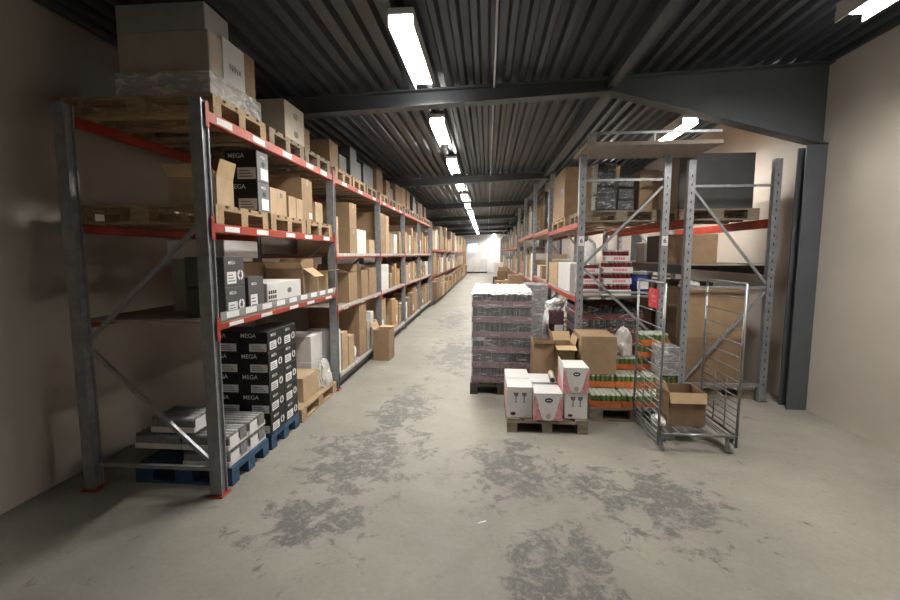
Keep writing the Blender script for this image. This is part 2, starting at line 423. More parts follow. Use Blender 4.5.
struct('ceiling_tie_beam', MB().box(1.34, 1.44, YB, YF, zroof(1.34)-.105, zroof(1.34)-.002), 'beam_paint')
struct('ceiling_conduit', MB().tube((.06, YB, zroof(.1)-.015), (.06, YF, zroof(.1)-.015), .011), 'lamp_white')

# ------------------------------------------------------------------ lamps
def lamp(x, y, label):
    z = 3.60; L = 1.30
    o = empty('strip_light', (x, y, z), label, 'lamp', 'fluorescent strip lights')
    y0, y1 = y-L/2, y+L/2
    MB().box(x-.10, x+.10, y0-.02, y1+.02, z+.03, z+.085, bev=.006).build('housing', 'lamp_white', o)
    d = MB().add([(x-.08, y0, z), (x+.08, y0, z), (x+.08, y1, z), (x-.08, y1, z), (x-.09, y0, z+.029), (x+.09, y0, z+.029), (x+.09, y1, z+.029), (x-.09, y1, z+.029)],
        [(0,3,2,1),(4,5,6,7),(0,1,5,4),(1,2,6,5),(2,3,7,6),(3,0,4,7)])
    d.build('diffuser', 'lamp_glow', o)
    MB().box(x-.102, x-.094, y0-.02, y1+.02, z-.052, z+.03).box(x+.094, x+.102, y0-.02, y1+.02, z-.052, z+.03).build('side_reflector', 'lamp_white', o)
    h = MB()
    for yy in (y-.5, y+.5): h.tube((x, yy, z+.086), (x, yy, zroof(x)+.07), .006)
    h.build('hanger', 'chrome', o)
    return o
l0 = None
for k in range(15):
    y = 4.25+2.61*k
    lb = ['glowing strip light nearest the camera above the aisle', 'glowing strip light just beyond the first roof beam', 'third glowing strip light along the aisle row'][k] if k < 3 else '%s glowing strip light in the row above the main aisle' % (ORD[k] if k < 14 else 'farthest')
    o = lamp(-.68-.012*k, y, lb) if k == 0 else copy_tree(l0, (-.68-.012*k, y, 3.6), lb)
    if k == 0: l0 = o
copy_tree(l0, (.6, 42.7, 3.6), 'added strip light brightening the far wall, right of the row')  # extra lamp added to brighten the far wall
for k in range(6):
    lb = 'glowing strip light above the steel frame at the right edge' if k == 1 else '%s glowing strip light in the row by the right wall' % ORD[k]
    copy_tree(l0, (2.72, 3.15+4.0*k, 3.6), lb)

# ------------------------------------------------------------------ left racking
XF, XK = -1.95, -3.05
YS = [3.03, 5.63, 8.06, 10.49, 12.92, 15.35]
LV = [[1.29, 2.02, 2.80]] + [[.17, 1.08, 1.78, 2.78]]*4
lr = rack('long red and grey pallet racking along the left wall', XF, XK, YS, LV, [2.86]*6, labels_on=[(0, 0), (0, 1), (0, 2), (1, 3), (2, 3), (1, 1)], hts=lambda b, l: (.05, .068, .08)[l] if b == 0 else (.09, .05, .04, .068)[l])
for b in range(5):
    for zt in LV[b][:-1]:
        if b == 0 and zt > 2: continue
        deck_boards(lr, XF, XK, YS[b]+.045, YS[b+1]-.045, zt, 'shelf_board' if zt > .3 else 'shelf_grey')
        if b > 0: MB().box(XF-.003, XF+.004, YS[b]+.045, YS[b+1]-.045, zt-(.02 if zt < 1.5 else .012), zt+.03).build('shelf_lip', 'pale_lip', lr)
# white ticket strip standing on the front of the low shelf in the first bay
ts = MB().box(XF-.004, XF+.002, 3.09, 5.58, 1.311, 1.372).build('ticket_rail', 'shelf_grey', lr)
for q in range(9):
    y = 3.16+q*.268; MB().box(XF+.0025, XF+.004, y, y+.17, 1.318, 1.366).build('ticket', 'paper', ts)

XG = -1.985
def mega(label, x0, x1, y0, y1, z0, z1, faces='Xy', m='black_card', logo=True, group='black printed cartons', ring=True, sidemat=None, lab=True):
    o = carton(label, x0, x1, y0, y1, z0, z1, m, group=group, bev=.003)
    B = (x0, x1, y0, y1, z0, z1)
    for f in faces:
        wd = (y1-y0) if f == 'X' else (x1-x0); ht = z1-z0
        lettering(o, B, f, 'MEGA', .36 if f == 'X' else .36, .80 if f == 'X' else .82, wd*(.34 if f == 'X' else .52), 'paper')
        d = MB()
        if f == 'X': decal(d, B, f, rect(.12, .56, .10, .50))
        else: decal(d, B, f, rect(.38, .96, .06, .44))
        d.build('paper_label', 'paper', o)
        d2 = MB(); u0, u1, v0, v1 = (.12, .56, .10, .50) if f == 'X' else (.38, .96, .06, .44)
        for q in range(3):
            vv = v0+(v1-v0)*(.2+.24*q); decal(d2, B, f, rect(u0+(u1-u0)*.12, u0+(u1-u0)*(.85-.1*q), vv, vv+(v1-v0)*.08), t=.0006, lift=.0016)
        d2.build('print', 'grey_ink', o.children[-1])
        if f == 'X' and ring:
            d = MB(); ru = .12*min(1, ht/wd*1.3); rv = ru*wd/ht
            for q in range(14):                         # broken white ring emblem
                if q in (3, 10): continue
                t0, t1 = 2*PI*q/14, 2*PI*(q+1)/14
                ro, ri = 1.25, (.72 if q % 5 else .45)
                decal(d, B, f, [(.78+ru*ro*math.cos(t0), .38+rv*ro*math.sin(t0)), (.78+ru*ro*math.cos(t1), .38+rv*ro*math.sin(t1)), (.78+ru*ri*math.cos(t1), .38+rv*ri*math.sin(t1)), (.78+ru*ri*math.cos(t0), .38+rv*ri*math.sin(t0))])
            d.build('emblem', 'paper', o)
    return o

# --- bay one, floor: two blue half pallets
pallet('small blue pallet under the grey can trays at the left edge', -2.36, 3.435, 0, .8, .58, 'blue_wood', 'blue half pallets')
pallet('small blue pallet under the tall stack of black cartons', -2.36, 4.085, 0, .8, .60, 'blue_wood', 'blue half pallets')
row = ['bottom', 'second', 'third', 'fourth', 'top']
for L in range(5):
    for j in range(2):
        for i in range(2):
            if i == 1 and j == 1: continue
            x1 = -1.965-i*.285; y0 = 3.795+j*.295; z0 = .1455+L*.191
            where = ('front near corner' if i == 0 else 'rear near column') if j == 0 else 'front far column'
            mega('black carton on the %s row, %s of the tall stack on blue pallet' % (row[L], where), x1-.282, x1, y0, y0+.292, z0, z0+.189, ('Xy' if i == 0 else 'y') if j == 0 else 'X', group='black cartons stacked on the blue pallet')
# grey can trays with ribbed tops
def grey_tray(label, x0, x1, y0, y1, z0, h):
    o = empty('can_tray', ((x0+x1)/2, (y0+y1)/2, z0), label, 'tray', 'grey can trays by the left edge')
    B = (x0, x1, y0, y1, z0, z0+h*.35)
    MB().box(*B, bev=.003).build('tray', 'white_card', o)
    nn = 5; rr_ = (y1-y0-.012)/nn/2
    for k in range(nn):
        yy = y0+.006+(2*k+1)*rr_
        r = MB().tube((x0+.008, yy, z0+h-rr_), (x1-.008, yy, z0+h-rr_), rr_*.98, 10)
        r.box(x0+.008, x1-.008, yy-rr_*.95, yy+rr_*.95, z0+.004, z0+h-rr_)
        r.build('can_pack', 'pack_grey', o)
    B2 = (x0, x1, y0, y1, z0, z0+h)
    d = MB(); decal(d, B2, 'X', rect(.06, .48, .1, .86), t=.002, lift=.001); d.build('paper_label', 'paper', o)
    d = MB(); decal(d, B2, 'X', rect(.56, .92, .2, .86), t=.002, lift=.001); d.build('printed_panel', 'pack_grey', o)
    return o
for L in range(2):
    for j in range(2):
        for i in range(2):
            if L == 0 and i == 1: continue
            grey_tray('grey film wrapped can tray, %s layer, %s %s of blue pallet' % (('lower', 'upper')[L], ('near', 'far')[j], ('front', 'back')[i]), -1.98-.39*(i+1)+.005, -1.98-.39*i, 3.15+j*.29, 3.15+j*.29+.282, .146+L*.132, .122)
grey_tray('single grey can tray lying on top of the other trays', -2.62, -2.26, 3.16, 3.45, .146+2*.132, .122)

# wooden pallet with wrapped carton and white boxes
pallet('wooden pallet on the floor under a film covered brown carton', -2.36, 5.0, 0, .8, 1.1, 'wood', 'wooden pallets', along='Y')
carton('flat brown carton wrapped in loose clear film on floor pallet', -2.6, -2.03, 4.675, 5.12, .1455, .42, 'kraft_light', tape='y')
for k, (z0, z1) in enumerate(((.1455, .475), (.478, .80))):
    o = carton('%s white carton with hand holes behind the film wrapped carton' % ('lower', 'upper')[k], -2.80, -2.13, 5.17, 5.54, z0, z1, 'white_card', group='white cartons beside the first upright')
    B = o['_b'][:]; d = MB(); decal(d, B, 'y', rect(.62, .72, .55, .63)); decal(d, B, 'y', rect(.2, .3, .55, .63)); d.build('hand_hole', 'ink', o)

PENDING = [('crumpled clear plastic heap at far end of the floor pallet by upright', -2.04, 5.33, .07, .17, .20), ('crumpled plastic heap at the near end of the film covered carton', -2.22, 4.53, .20, .045, .13)]
# --- bay one, low shelf (top of boards 1.31)
zs = 1.311
for k in range(2):
    mega('black carton with white label at left edge of low shelf, %s one' % ('lower', 'upper')[k], -2.30, XG, 3.22, 3.50, zs+.235*k, zs+.235*k+.232, 'X', 'charcoal_card', group='black cartons on the low shelf')
o = mega('small black carton with white label beside the shallow white box', -2.26, XG, 3.55, 3.80, zs, zs+.295, 'X', 'charcoal_card', ring=False, group='black cartons on the low shelf')
carton('tall grey carton standing behind the small black carton', -2.66, -2.3, 3.56, 3.84, zs, zs+.45, 'grey_card')
carton('large grey white box lying on the tall grey carton', -2.66, -2.16, 3.52, 4.06, zs+.4515, zs+.605, 'white_card')
o = carton('shallow white box with oval emblem and small black grid print', -2.42, XG, 3.87, 4.60, zs, zs+.225, 'white_card', bev=.005)
B = o['_b'][:]
d = MB()
for i in range(4):
    for j in range(3): decal(d, B, 'X', rect(.03+.055*i, .068+.055*i, .14+.2*j, .28+.2*j))
d.build('grid_print', 'ink', o); d = MB(); decal(d, B, 'X', oval(.62, .58, .06, .12)); d.build('emblem', 'grey_ink', o)
open_carton('wide brown carton with dark open mouth behind the shallow white box', -2.95, -2.46, 4.2, 5.02, zs, zs+.40, 'kraft', (('x', 80, .1),))
open_carton('small open kraft carton with flaps out beside the first upright', -2.42, -2.0, 4.70, 4.98, zs, zs+.33, 'kraft', (('X', -35, .16), ('y', 55, .08), ('Y', 60, .12)))
open_carton('last open kraft carton on low shelf touching the first upright', -2.42, -2.02, 5.16, 5.52, zs, zs+.28, 'kraft_light', (('X', 5, .16), ('y', 75, .12)))

# --- bay one, middle beams (pallets on 2.02)
zp = 2.0215
for yc, lb in ((3.52, 'nearest'), (4.355, 'middle'), (5.17, 'farthest')):
    pallet('%s wooden pallet on the middle beams of the first left bay' % lb, -2.56, yc, zp, 1.18, .78, 'wood', 'wooden pallets on the left racking')
zc = zp+.1455
o = open_carton('brown carton with raised flap at left edge above the middle beam', -2.36, XG, 3.18, 3.40, zc, zc+.20, 'kraft_light', (('X', 75, .13), ('x', 60, .12), ('y', 50, .10)))
for k in range(2):
    o = mega('black carton with lit-toned end, %s of the pair on middle beam pallet' % ('lower', 'upper')[k], -2.27, XG, 3.775, 3.975, zc+.262*k, zc+.262*k+.26, 'y', 'black_card', group='black cartons on the middle beam pallet')
    B = o['_b'][:]
    d = MB(); decal(d, B, 'X', rect(.01, .99, .01, .99)); e = d.build('lit_toned_end', 'grey_ink', o)  # grey panel paints the light falling on the black aisle face
    d = MB(); decal(d, B, 'X', rect(.3, .95, .08, .46), lift=.0016); d.build('paper_label', 'paper', e)
    d = MB(); decal(d, B, 'X', oval(.55, .6, .14, .09), lift=.0016); d.build('emblem', 'ink', e)
    lettering(e, B, 'X', 'MEGA', .5, .82, .08, 'paper', lift=.003)
tr = carton('tan carton with small dark print next to the black cartons', -2.35, XG, 3.995, 4.33, zc, zc+.245, 'kraft_light', tape='X')
B = tr['_b'][:]; d = MB(); decal(d, B, 'X', rect(.6, .72, .68, .86)); d.build('print', 'grey_ink', tr)
carton('low tan carton between two taller ones on middle beam pallet', -2.32, XG, 4.38, 4.55, zc, zc+.215, 'kraft_light', tape='X')
carton('narrow low tan carton touching the tall light brown carton', -2.32, XG, 4.56, 4.72, zc, zc+.21, 'kraft_light', tape='X')
carton('tall light brown carton on the middle beam pallet', -2.42, XG-.01, 4.735, 5.02, zc, zc+.45, 'kraft', tape='X', paper=[('X', .62, .9, .06, .2)])
carton('small tan carton nearest the first upright on middle beams', -2.3, XG, 5.08, 5.30, zc, zc+.235, 'kraft_light', tape='X')

# --- bay one, top beams (2.80)
zq = 2.8015
for yc, lb in ((3.55, 'nearest'), (4.38, 'second'), (5.18, 'third')):
    pallet('%s wooden pallet on the top beams of the first left bay' % lb, -2.56, yc, zq, 1.18, .77, 'wood' if lb == 'nearest' else 'old_wood', 'wooden pallets on top of the left racking')
zt = zq+.1455
wl = empty('wrapped_load', (-2.4, 3.55, zt), 'film wrapped grey cartons with a white sheet at the top left', 'wrapped goods')
MB().box(-2.7, -2.0, 3.2, 3.62, zt, zt+.45, bev=.006).build('carton', 'beige_card', wl)
MB().box(-2.7, -2.02, 3.2, 3.50, zt+.452, zt+.64, bev=.006).build('carton', 'grey_card', wl)
MB().box(-2.7, -2.02, 3.63, 3.88, zt, zt+.52, bev=.006).build('carton', 'kraft_dark', wl)
s = MB().box(-1.997, -1.994, 3.36, 3.66, zt+.15, zt+.48).build('paper_sheet', 'paper', wl)
lettering(s, (-2.6, -1.994, 3.36, 3.66, zt+.15, zt+.48), 'X', 'NINA', .55, .42, .17, 'ink')
fw_ = MB().box(-2.71, -1.988, 3.17, 3.9, zt+.002, zt+.16).build('film_wrap', 'milky_film', wl)
o = carton('pale carton with two dark round marks on the second top pallet', -2.4, XG, 4.36, 4.82, zt, zt+.36, 'beige_card')
B = o['_b'][:]; d = MB(); decal(d, B, 'X', oval(.55, .72, .12, .09)); decal(d, B, 'X', oval(.55, .22, .12, .09)); d.build('print', 'grey_ink', o)
carton('dim brown carton on the third top pallet of the first bay', -2.5, -2.05, 4.86, 5.14, zt, zt+.26, 'kraft_dark')

# --- bay two
z = 1.801
for k in range(2):
    carton('large brown carton, %s of the pair beside the first upright' % ('lower', 'upper')[k], -2.62, XG, 6.36, 6.70, z+.372*k, z+.372*k+.37, 'kraft', tape='X')
carton('narrow tan carton between the first upright and the large brown pair', -2.5, XG-.03, 5.72, 5.95, z, z+.50, 'kraft_light')
for k in range(2):
    carton('white carton, %s of the white pair next to the large brown cartons' % ('lower', 'upper')[k], -2.4, XG, 6.72, 7.22, z+.19*k, z+.19*k+.188, 'white_card', group='white cartons in the second left bay')
o = carton('big beige carton with dark oval emblem deep on the middle shelf', -2.95, -2.45, 7.38, 7.98, z, z+.66, 'beige_card')
B = o['_b'][:]; d = MB(); decal(d, B, 'y', oval(.6, .72, .2, .07)); d.build('emblem', 'navy_ink', o)
carton('small tan carton before the big beige carton with oval emblem', -2.38, XG, 7.42, 7.78, z, z+.24, 'kraft_light', tape='X')
z = 1.101
open_carton('wide brown carton with open flaps just beyond the first upright', -2.62, XG, 6.26, 6.66, z, z+.43, 'kraft', (('y', 12, .2), ('x', 70, .18), ('Y', 70, .12)))
open_carton('tall brown carton with one raised flap, centre of second bay low shelf', -2.45, XG, 6.90, 7.28, z, z+.44, 'kraft', (('y', 60, .12), ('x', 75, .12)))
carton('tall brown carton at far end of the second bay low shelf', -2.45, XG, 7.38, 7.86, z, z+.46, 'kraft', tape='X')
z = .191
for k in range(2):
    carton('narrow white carton, %s of two by the first upright near floor' % ('lower', 'upper')[k], -2.4, XG, 5.70, 5.84, z+.30*k, z+.30*k+.298, 'white_card', group='narrow white cartons near the floor')
carton('leaning light brown board carton near the floor beyond white cartons', -2.5, XG, 5.90, 6.14, z, z+.52, 'kraft_light')
carton('light tan carton at floor level beside the tall stacked pair', -2.36, XG, 6.2, 6.45, z, z+.42, 'kraft_light', tape='X')
for k in range(2):
    carton('tall brown carton, %s of the stacked pair behind the aisle box' % ('lower', 'upper')[k], -2.8, XG, 6.74, 7.14, z+.41*k, z+.41*k+.408, 'kraft', tape='X')
for k, (yy, h) in enumerate(((7.2, .5), (7.42, .62), (7.66, .44))):
    carton('%s carton near floor between aisle box and second upright' % ('pale narrow', 'white narrow', 'small kraft')[k], -2.4, XG, yy, yy+.19, z, z+h, ('beige_card', 'white_card', 'kraft')[k])
o = open_carton('brown open carton standing alone on the floor in the aisle', -1.90, -1.63, 7.28, 7.62, .0, .52, 'kraft', (('x', 68, .12), ('Y', 10, .1)), rz=-.06)
# white plastic bag on the base beam
def blob(label, name, cat, x, y, z, rx, ry, rz, m, seed, amp=.25):
    bm = bmesh.new(); bmesh.ops.create_icosphere(bm, subdivisions=4, radius=1)
    off = Vector((seed*3.1, seed*1.7, seed*.9))
    for v in bm.verts:
        n1 = noise.noise(v.co*1.3+off); n2 = 1-abs(noise.noise(v.co*2.6+off*2)); n3 = 1-abs(noise.noise(v.co*6+off))
        k = 1+amp*1.5*n1+amp*.9*(n2-.8)+amp*.35*(n3-.8)
        zz = max(v.co.z*k, -.55)
        v.co = Vector((v.co.x*k*rx, v.co.y*k*ry, (zz+.55)*rz))
    me = bpy.data.meshes.new(name); bm.to_mesh(me); bm.free(); me.materials.append(M[m])
    for p in me.polygons: p.use_smooth = False
    o = bpy.data.objects.new(name, me); COL.objects.link(o); o.location = (x, y, z); return tag(o, label, cat)
for k, (lb, px_, py_, rx_, ry_, rz_) in enumerate(PENDING): blob(lb, 'plastic_sheet', 'plastic sheet', px_, py_, .1475, rx_, ry_, rz_, 'crumpled_film', 41+k, .3)
blob('crumpled white plastic bag on the base beam by light tan carton', 'plastic_bag', 'bag', -2.06, 6.585, .225, .055, .09, .12, 'white_bag', 3)

# --- generated shelves further along
STM = ['kraft', 'kraft_light', 'kraft_dark', 'white_card', 'beige_card', 'kraft_orange']
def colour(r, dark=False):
    if dark: return r.choice([('kraft_dark', 'dark brown'), ('charcoal_card', 'charcoal'), ('kraft_dark', 'dark brown'), ('kraft', 'brown')])  # darkened palette: shade put into the carton colours
    t = r.random()
    return ('kraft', 'brown') if t < .40 else ('kraft_light', 'tan') if t < .62 else ('kraft_dark', 'dark brown') if t < .74 else ('white_card', 'white') if t < .85 else ('beige_card', 'beige') if t < .93 else ('kraft_orange', 'orange brown')
STUFF = {1: MB(), -1: MB()}
def fill(place, y0, y1, z, hlo, hhi, xf, sg, seed, wlo=.22, whi=.5, depth=(.35, .55), pair=.25, gap=.25, group=None, stuff=False, dark=False):
    r = random.Random(seed); y = y0+r.uniform(0, .08); k = 0
    while y < y1-wlo*.8 and k < 13:
        w = min(r.uniform(wlo, whi), y1-y); h = r.uniform(hlo, hhi); d = r.uniform(*depth); m, cn = colour(r, dark)
        xo = r.uniform(0, .07)
        xa, xb = sorted((xf-sg*xo, xf-sg*(xo+d)))
        if stuff:
            STUFF[sg].box(xa, xb, y, y+w, z, z+h, mi=STM.index(m)); y += w+r.uniform(0, .12); k += 1; continue
        ad = 'tall' if h > hlo+.66*(hhi-hlo) else 'low' if h < hlo+.3*(hhi-hlo) else 'plain'
        if r.random() < pair and h > .3:
            for q in range(2):
                carton('%s %s carton of %s stack along the %s' % (('lower', 'upper')[q], cn, ORD[k], place), xa, xb, y, y+w, z+q*h/2, z+(q+1)*h/2-.0015, m, group=group, bev=.004)
        else:
            o = carton('%s %s carton, %s along the %s' % (ad, cn, ORD[k], place), xa, xb, y, y+w, z, z+h, m, group=group, bev=.004, tape=('X' if sg > 0 else 'x') if (r.random() < .5 and y < 14) else None)
            if y < 14 and r.random() < .25:
                B = o['_b'][:]; dd = MB(); decal(dd, B, 'X' if sg > 0 else 'x', rect(.2, .6, .2, .45)); dd.build('paper_label', 'paper', o)
        y += w+(r.uniform(.0, .05) if r.random() > gap else r.uniform(.08, .25)); k += 1
GL = 'cartons on the left racking'
# third bay, the readable front boxes
carton('large brown carton just beyond second upright, lower of two on middle shelf', -2.5, XG, 8.13, 8.62, 1.801, 2.16, 'kraft', tape='X')
carton('large brown carton just beyond second upright, upper of two on middle shelf', -2.5, XG, 8.13, 8.62, 2.162, 2.56, 'kraft', tape='X')
carton('tall tan carton beside the large brown two beyond second upright', -2.5, XG, 8.66, 8.95, 1.801, 2.55, 'kraft_light', tape='X')
for k in range(2):
    carton('white carton, %s of white two beside second upright, low shelf' % ('lower', 'upper')[k], -2.45, XG, 8.14, 8.86, 1.101+.25*k, 1.348+.25*k, 'white_card')
fill('middle shelf in the third left bay', 9.0, 10.4, 1.801, .25, .55, XG, 1, 21, group=GL)
fill('low shelf in the third left bay', 8.95, 10.4, 1.101, .3, .52, XG, 1, 22, wlo=.18, whi=.32, group=GL)
fill('floor shelf in the third left bay', 8.13, 10.4, .191, .35, .8, XG, 1, 23, group=GL)
for b in (3, 4):
    y0, y1 = YS[b]+.07, YS[b+1]-.07; bw = ORD[b]
    fill('middle shelf in the %s left bay' % bw, y0, y1, 1.801, .3, .75, XG, 1, 30+b, wlo=.18, whi=.36, group=GL)
    fill('low shelf in the %s left bay' % bw, y0, y1, 1.101, .3, .52, XG, 1, 40+b, wlo=.18, whi=.36, group=GL)
    fill('floor shelf in the %s left bay' % bw, y0, y1, .191, .35, .75, XG+.03, 1, 52+b, group=GL)
# top pallets of bays two to five
for b in range(1, 5):
    for j in range(3):
        yc = YS[b]+.47+j*.75; bw = ORD[b]
        w_ = rnd.random()
        pallet('%s wooden pallet on the top beams of the %s left bay' % (ORD[j], bw), -2.56, yc, 2.7815, 1.18, .7, 'wood' if rnd.random() < .4 else 'old_wood', 'wooden pallets on top of the left racking')
        z0 = 2.7815+.1455; h = rnd.uniform(.28, .5); m = rnd.choice(['kraft_dark', 'kraft_dark', 'kraft', 'charcoal_card', 'charcoal_card'])  # tones darkened to stand in for the shade above the lamps' reach
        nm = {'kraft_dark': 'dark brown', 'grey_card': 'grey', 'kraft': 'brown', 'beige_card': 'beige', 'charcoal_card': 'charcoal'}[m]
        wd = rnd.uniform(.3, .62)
        carton('%s shade-toned carton on the %s top pallet of the %s left bay' % (nm, ORD[j], bw), -2.5, XG-rnd.uniform(0, .1), yc-.33, yc-.33+wd, z0, z0+h, m, group='cartons on the top pallets')
        if wd < .42:
            carton('slim shade-toned carton beside the %s one on %s top pallet, %s left bay' % (nm, ORD[j], bw), -2.5, XG-.05, yc-.33+wd+.01, yc+.33, z0, z0+h*.7, 'charcoal_card', group='cartons on the top pallets')

# second run of racking, lower beams, to the far end
YS2 = [15.48+2.72*k for k in range(10)]
LV2 = [[.12, 1.02, 1.95]]*9
lr2 = rack('farther run of red pallet racking on the left with lower beams', XF+.03, XK, YS2, LV2, [2.9]*10)
for b in range(9):
    for zt in LV2[b]: deck_boards(lr2, XF+.03, XK, YS2[b]+.045, YS2[b+1]-.045, zt)
    y0, y1 = YS2[b]+.07, YS2[b+1]-.07; bw = ORD[b]
    fill('top shelf in the %s far left bay' % bw, y0, y1, 1.971, .4, 1.1, XG+.1, 1, 60+b, wlo=.35, whi=.75, group='cartons on the far left racking', gap=.4, stuff=b > 3)
    fill('middle shelf in the %s far left bay' % bw, y0, y1, 1.041, .35, .82, XG+.14, 1, 80+b, wlo=.3, whi=.65, group='cartons on the far left racking', stuff=b > 3)
    fill('floor shelf of %s far left bay' % bw, y0, y1, .141, .3, .79, XG+.24, 1, 100+b, wlo=.35, whi=.7, group='cartons on the far left racking', stuff=b > 3)
# ------------------------------------------------------------------ right racking
RF, RK = 1.12, 2.20
YR = [5.72, 8.47, 11.22, 13.97, 16.72]
LR = [[1.25, 2.20], [1.25, 2.26], [1.1, 2.3], [1.1, 2.3]]
rr = empty('pallet_rack', (1.65, 5.7, 0), 'grey steel pallet racking at right with numbered end frame', 'rack', 'pallet racking')
def upright(par, x, y, top, sg, m='galvanised'):
    u = MB().box(x-.04, x+.04, y-.035, y-.025, .012, top).box(x-.04, x-.03, y-.025, y+.035, .012, top).box(x+.03, x+.04, y-.025, y+.035, .012, top)
    for k in range(int((top-.3)/.1)): u.box(x-.006, x+.006, y-.0365, y-.0355, .2+.1*k, .23+.1*k, 1)
    uo = u.build('upright', [m, 'ink'], par); MB().box(x-.055, x+.055, y-.05, y+.05, 0, .011).build('foot_plate', 'dark_steel', uo); return uo
TOPR = [2.99, 3.0, 3.5, 3.5, 3.5]
for k, y in enumerate(YR):
    for x in (RF+.04, RK-.04):
        uo = upright(rr, x, y, TOPR[k], -1)
        if k == 0:
            B = (x-.036, x+.036, y-.0375, y, 1.90, 2.02)
            MB().box(x-.034, x+.034, y-.0385, y-.0368, 1.90, 2.02).build('number_plate', 'paper', uo)
            lettering(uo, B, 'y', '6', .5, .5, .035, 'ink', lift=.0025)
    xa, xc = RF+.08, RK-.08
    if k == 0:
        for zz in (.2, 1.32, 2.70): brace(rr, (xa, y, zz), (xc, y, zz))
        brace(rr, (xc, y, 2.62), (xa, y, 1.66)); brace(rr, (xa, y, 1.62), (xc, y, .75))
    else:
        for zz in (.2, 1.3, 2.6): brace(rr, (xa, y, zz), (xc, y, zz))
        brace(rr, (xa, y, .25), (xc, y, 1.25)); brace(rr, (xc, y, 1.35), (xa, y, 2.5))
for b in range(4):
    y0, y1 = YR[b]+.04, YR[b+1]-.04
    for zt in LR[b]:
        for x in (RF+.03, RK-.03):
            mb = MB().box(x-.025, x+.025, y0, y1, zt-.07, zt, bev=.006)
            if x < 1.5:
                for yy, s in ((YR[b], 1), (YR[b+1], -1)): mb.box(RF-.006, RF-.001, min(yy+.002*s, yy+.04*s), max(yy+.002*s, yy+.04*s), zt-.16, zt+.06)
            mb.build('beam', 'red_steel', rr)
    deck_boards(rr, RF, RK, y0, y1, LR[b][0])
    if b > 0: deck_boards(rr, RF, RK, y0, y1, LR[b][1])

# steel stillage standing on top of the end frame
st = empty('steel_stillage', (1.75, 5.5, 3.0), 'pale board with steel rail on top of the right end frame', 'stillage')
MB().box(1.09, 2.55, 5.22, 5.95, 3.0, 3.04).build('base_board', 'shelf_board', st)
MB().box(1.12, 1.20, 5.24, 5.30, 3.041, 3.13).box(1.12, 1.17, 5.88, 5.93, 3.041, 3.13).build('corner_post', 'galvanised', st)
MB().bar((1.16, 5.27, 3.145), (2.55, 5.27, 3.145), .025, .025).bar((1.16, 5.9, 3.145), (2.55, 5.9, 3.145), .025, .025).build('rail', 'galvanised', st)
MB().bar((1.84, 5.27, 3.041), (1.84, 5.27, 3.13), .02, .02).build('rail_post', 'galvanised', st)

# upper level of the end bay: pallets with carton and black wrapped goods
pallet('wooden pallet under the black wrapped goods on the right racking', 1.67, 6.2, 2.2015, 1.0, .8, 'old_wood', 'wooden pallets on the right racking')
pallet('wooden pallet under the big brown carton on the right racking', 1.67, 7.45, 2.2015, 1.06, 1.3, 'wood', 'wooden pallets on the right racking')
o = carton('big brown carton high on the right racking pallet', 1.15, 1.95, 6.95, 8.06, 2.347, 3.1, 'kraft')
B = o['_b'][:]; d = MB(); decal(d, B, 'x', oval(.82, .55, .12, .09)); d.build('emblem', 'navy_ink', o)
zb_ = 2.347
for k, (x0, x1, y0, y1, h) in enumerate(((1.36, 1.61, 5.86, 6.12, .60), (1.635, 1.84, 5.9, 6.2, .43))):
    o = empty('wrapped_goods', ((x0+x1)/2, (y0+y1)/2, zb_), ('taller', 'shorter')[k]+' black film wrapped bundle on the upper right pallet', 'wrapped goods')
    g = MB()
    nl = 3
    for q in range(nl): g.box(x0+.01*((q*7) % 3), x1-.008*((q*5) % 3), y0+.006*q, y1, zb_+q*h/nl+.001, zb_+(q+1)*h/nl-.006, bev=.012)
    g.build('contents', 'black_plastic', o)
    MB().box(x0-.008, x1+.008, y0-.008, y1+.008, zb_+.004, zb_+h+.008, bev=.02).build('film_wrap', 'stretch_film', o)
carton('brown carton behind the rear upright on the upper right pallet', 1.9, 2.14, 5.9, 6.3, zb_, zb_+.5, 'kraft')
carton('dark brown low carton between black bundles on upper right pallet', 1.63, 1.86, 6.25, 6.5, zb_, zb_+.42, 'kraft_dark')

# shelf at 1.25 of the end bay
zr = 1.2715
CANS = {}
def can_tray(label, x0, x1, y0, y1, z, nx, ny, ch, th, tmat, canm, group, front='y', textm=None, text=None, film_m=None, face='y'):
    o = empty('can_tray', ((x0+x1)/2, (y0+y1)/2, z), label, 'tray', group)
    t = .004
    B = (x0, x1, y0, y1, z, z+th)
    MB().box(x0, x1, y0, y1, z, z+t).box(x0, x0+t, y0, y1, z+t, z+th).box(x1-t, x1, y0, y1, z+t, z+th).box(x0+t, x1-t, y0, y0+t, z+t, z+th).box(x0+t, x1-t, y1-t, y1, z+t, z+th).build('tray', tmat, o)
    r = min((x1-x0-.012)/nx, (y1-y0-.012)/ny)/2*.97
    key = (round(r, 4), ch, canm)
    if key not in CANS: CANS[key] = MB().can(0, 0, 0, r, ch).mesh('can', [canm, 'can_lid'])
    for i in range(nx):
        for j in range(ny):
            c = bpy.data.objects.new('can', CANS[key]); COL.objects.link(c); c.parent = o
            c.location = (x0+.006+(i+.5)*(x1-x0-.012)/nx-(x0+x1)/2, y0+.006+(j+.5)*(y1-y0-.012)/ny-(y0+y1)/2, t+.001)
    if textm:
        d = MB()
        for q in range(5): decal(d, B, 'y', rect(.3+.1*q, .385+.1*q, .3, .72))
        d.build('printed_panel', textm, o)
        d = MB(); decal(d, B, 'x', rect(.2, .8, .25, .75)); d.build('printed_panel', textm, o)
    if film_m:
        MB().box(x0-.003, x1+.003, y0-.003, y1+.003, z+.002, z+ch+.01).build('film_wrap', film_m, o)
    return o
lv = ['bottom', 'second', 'third', 'top']
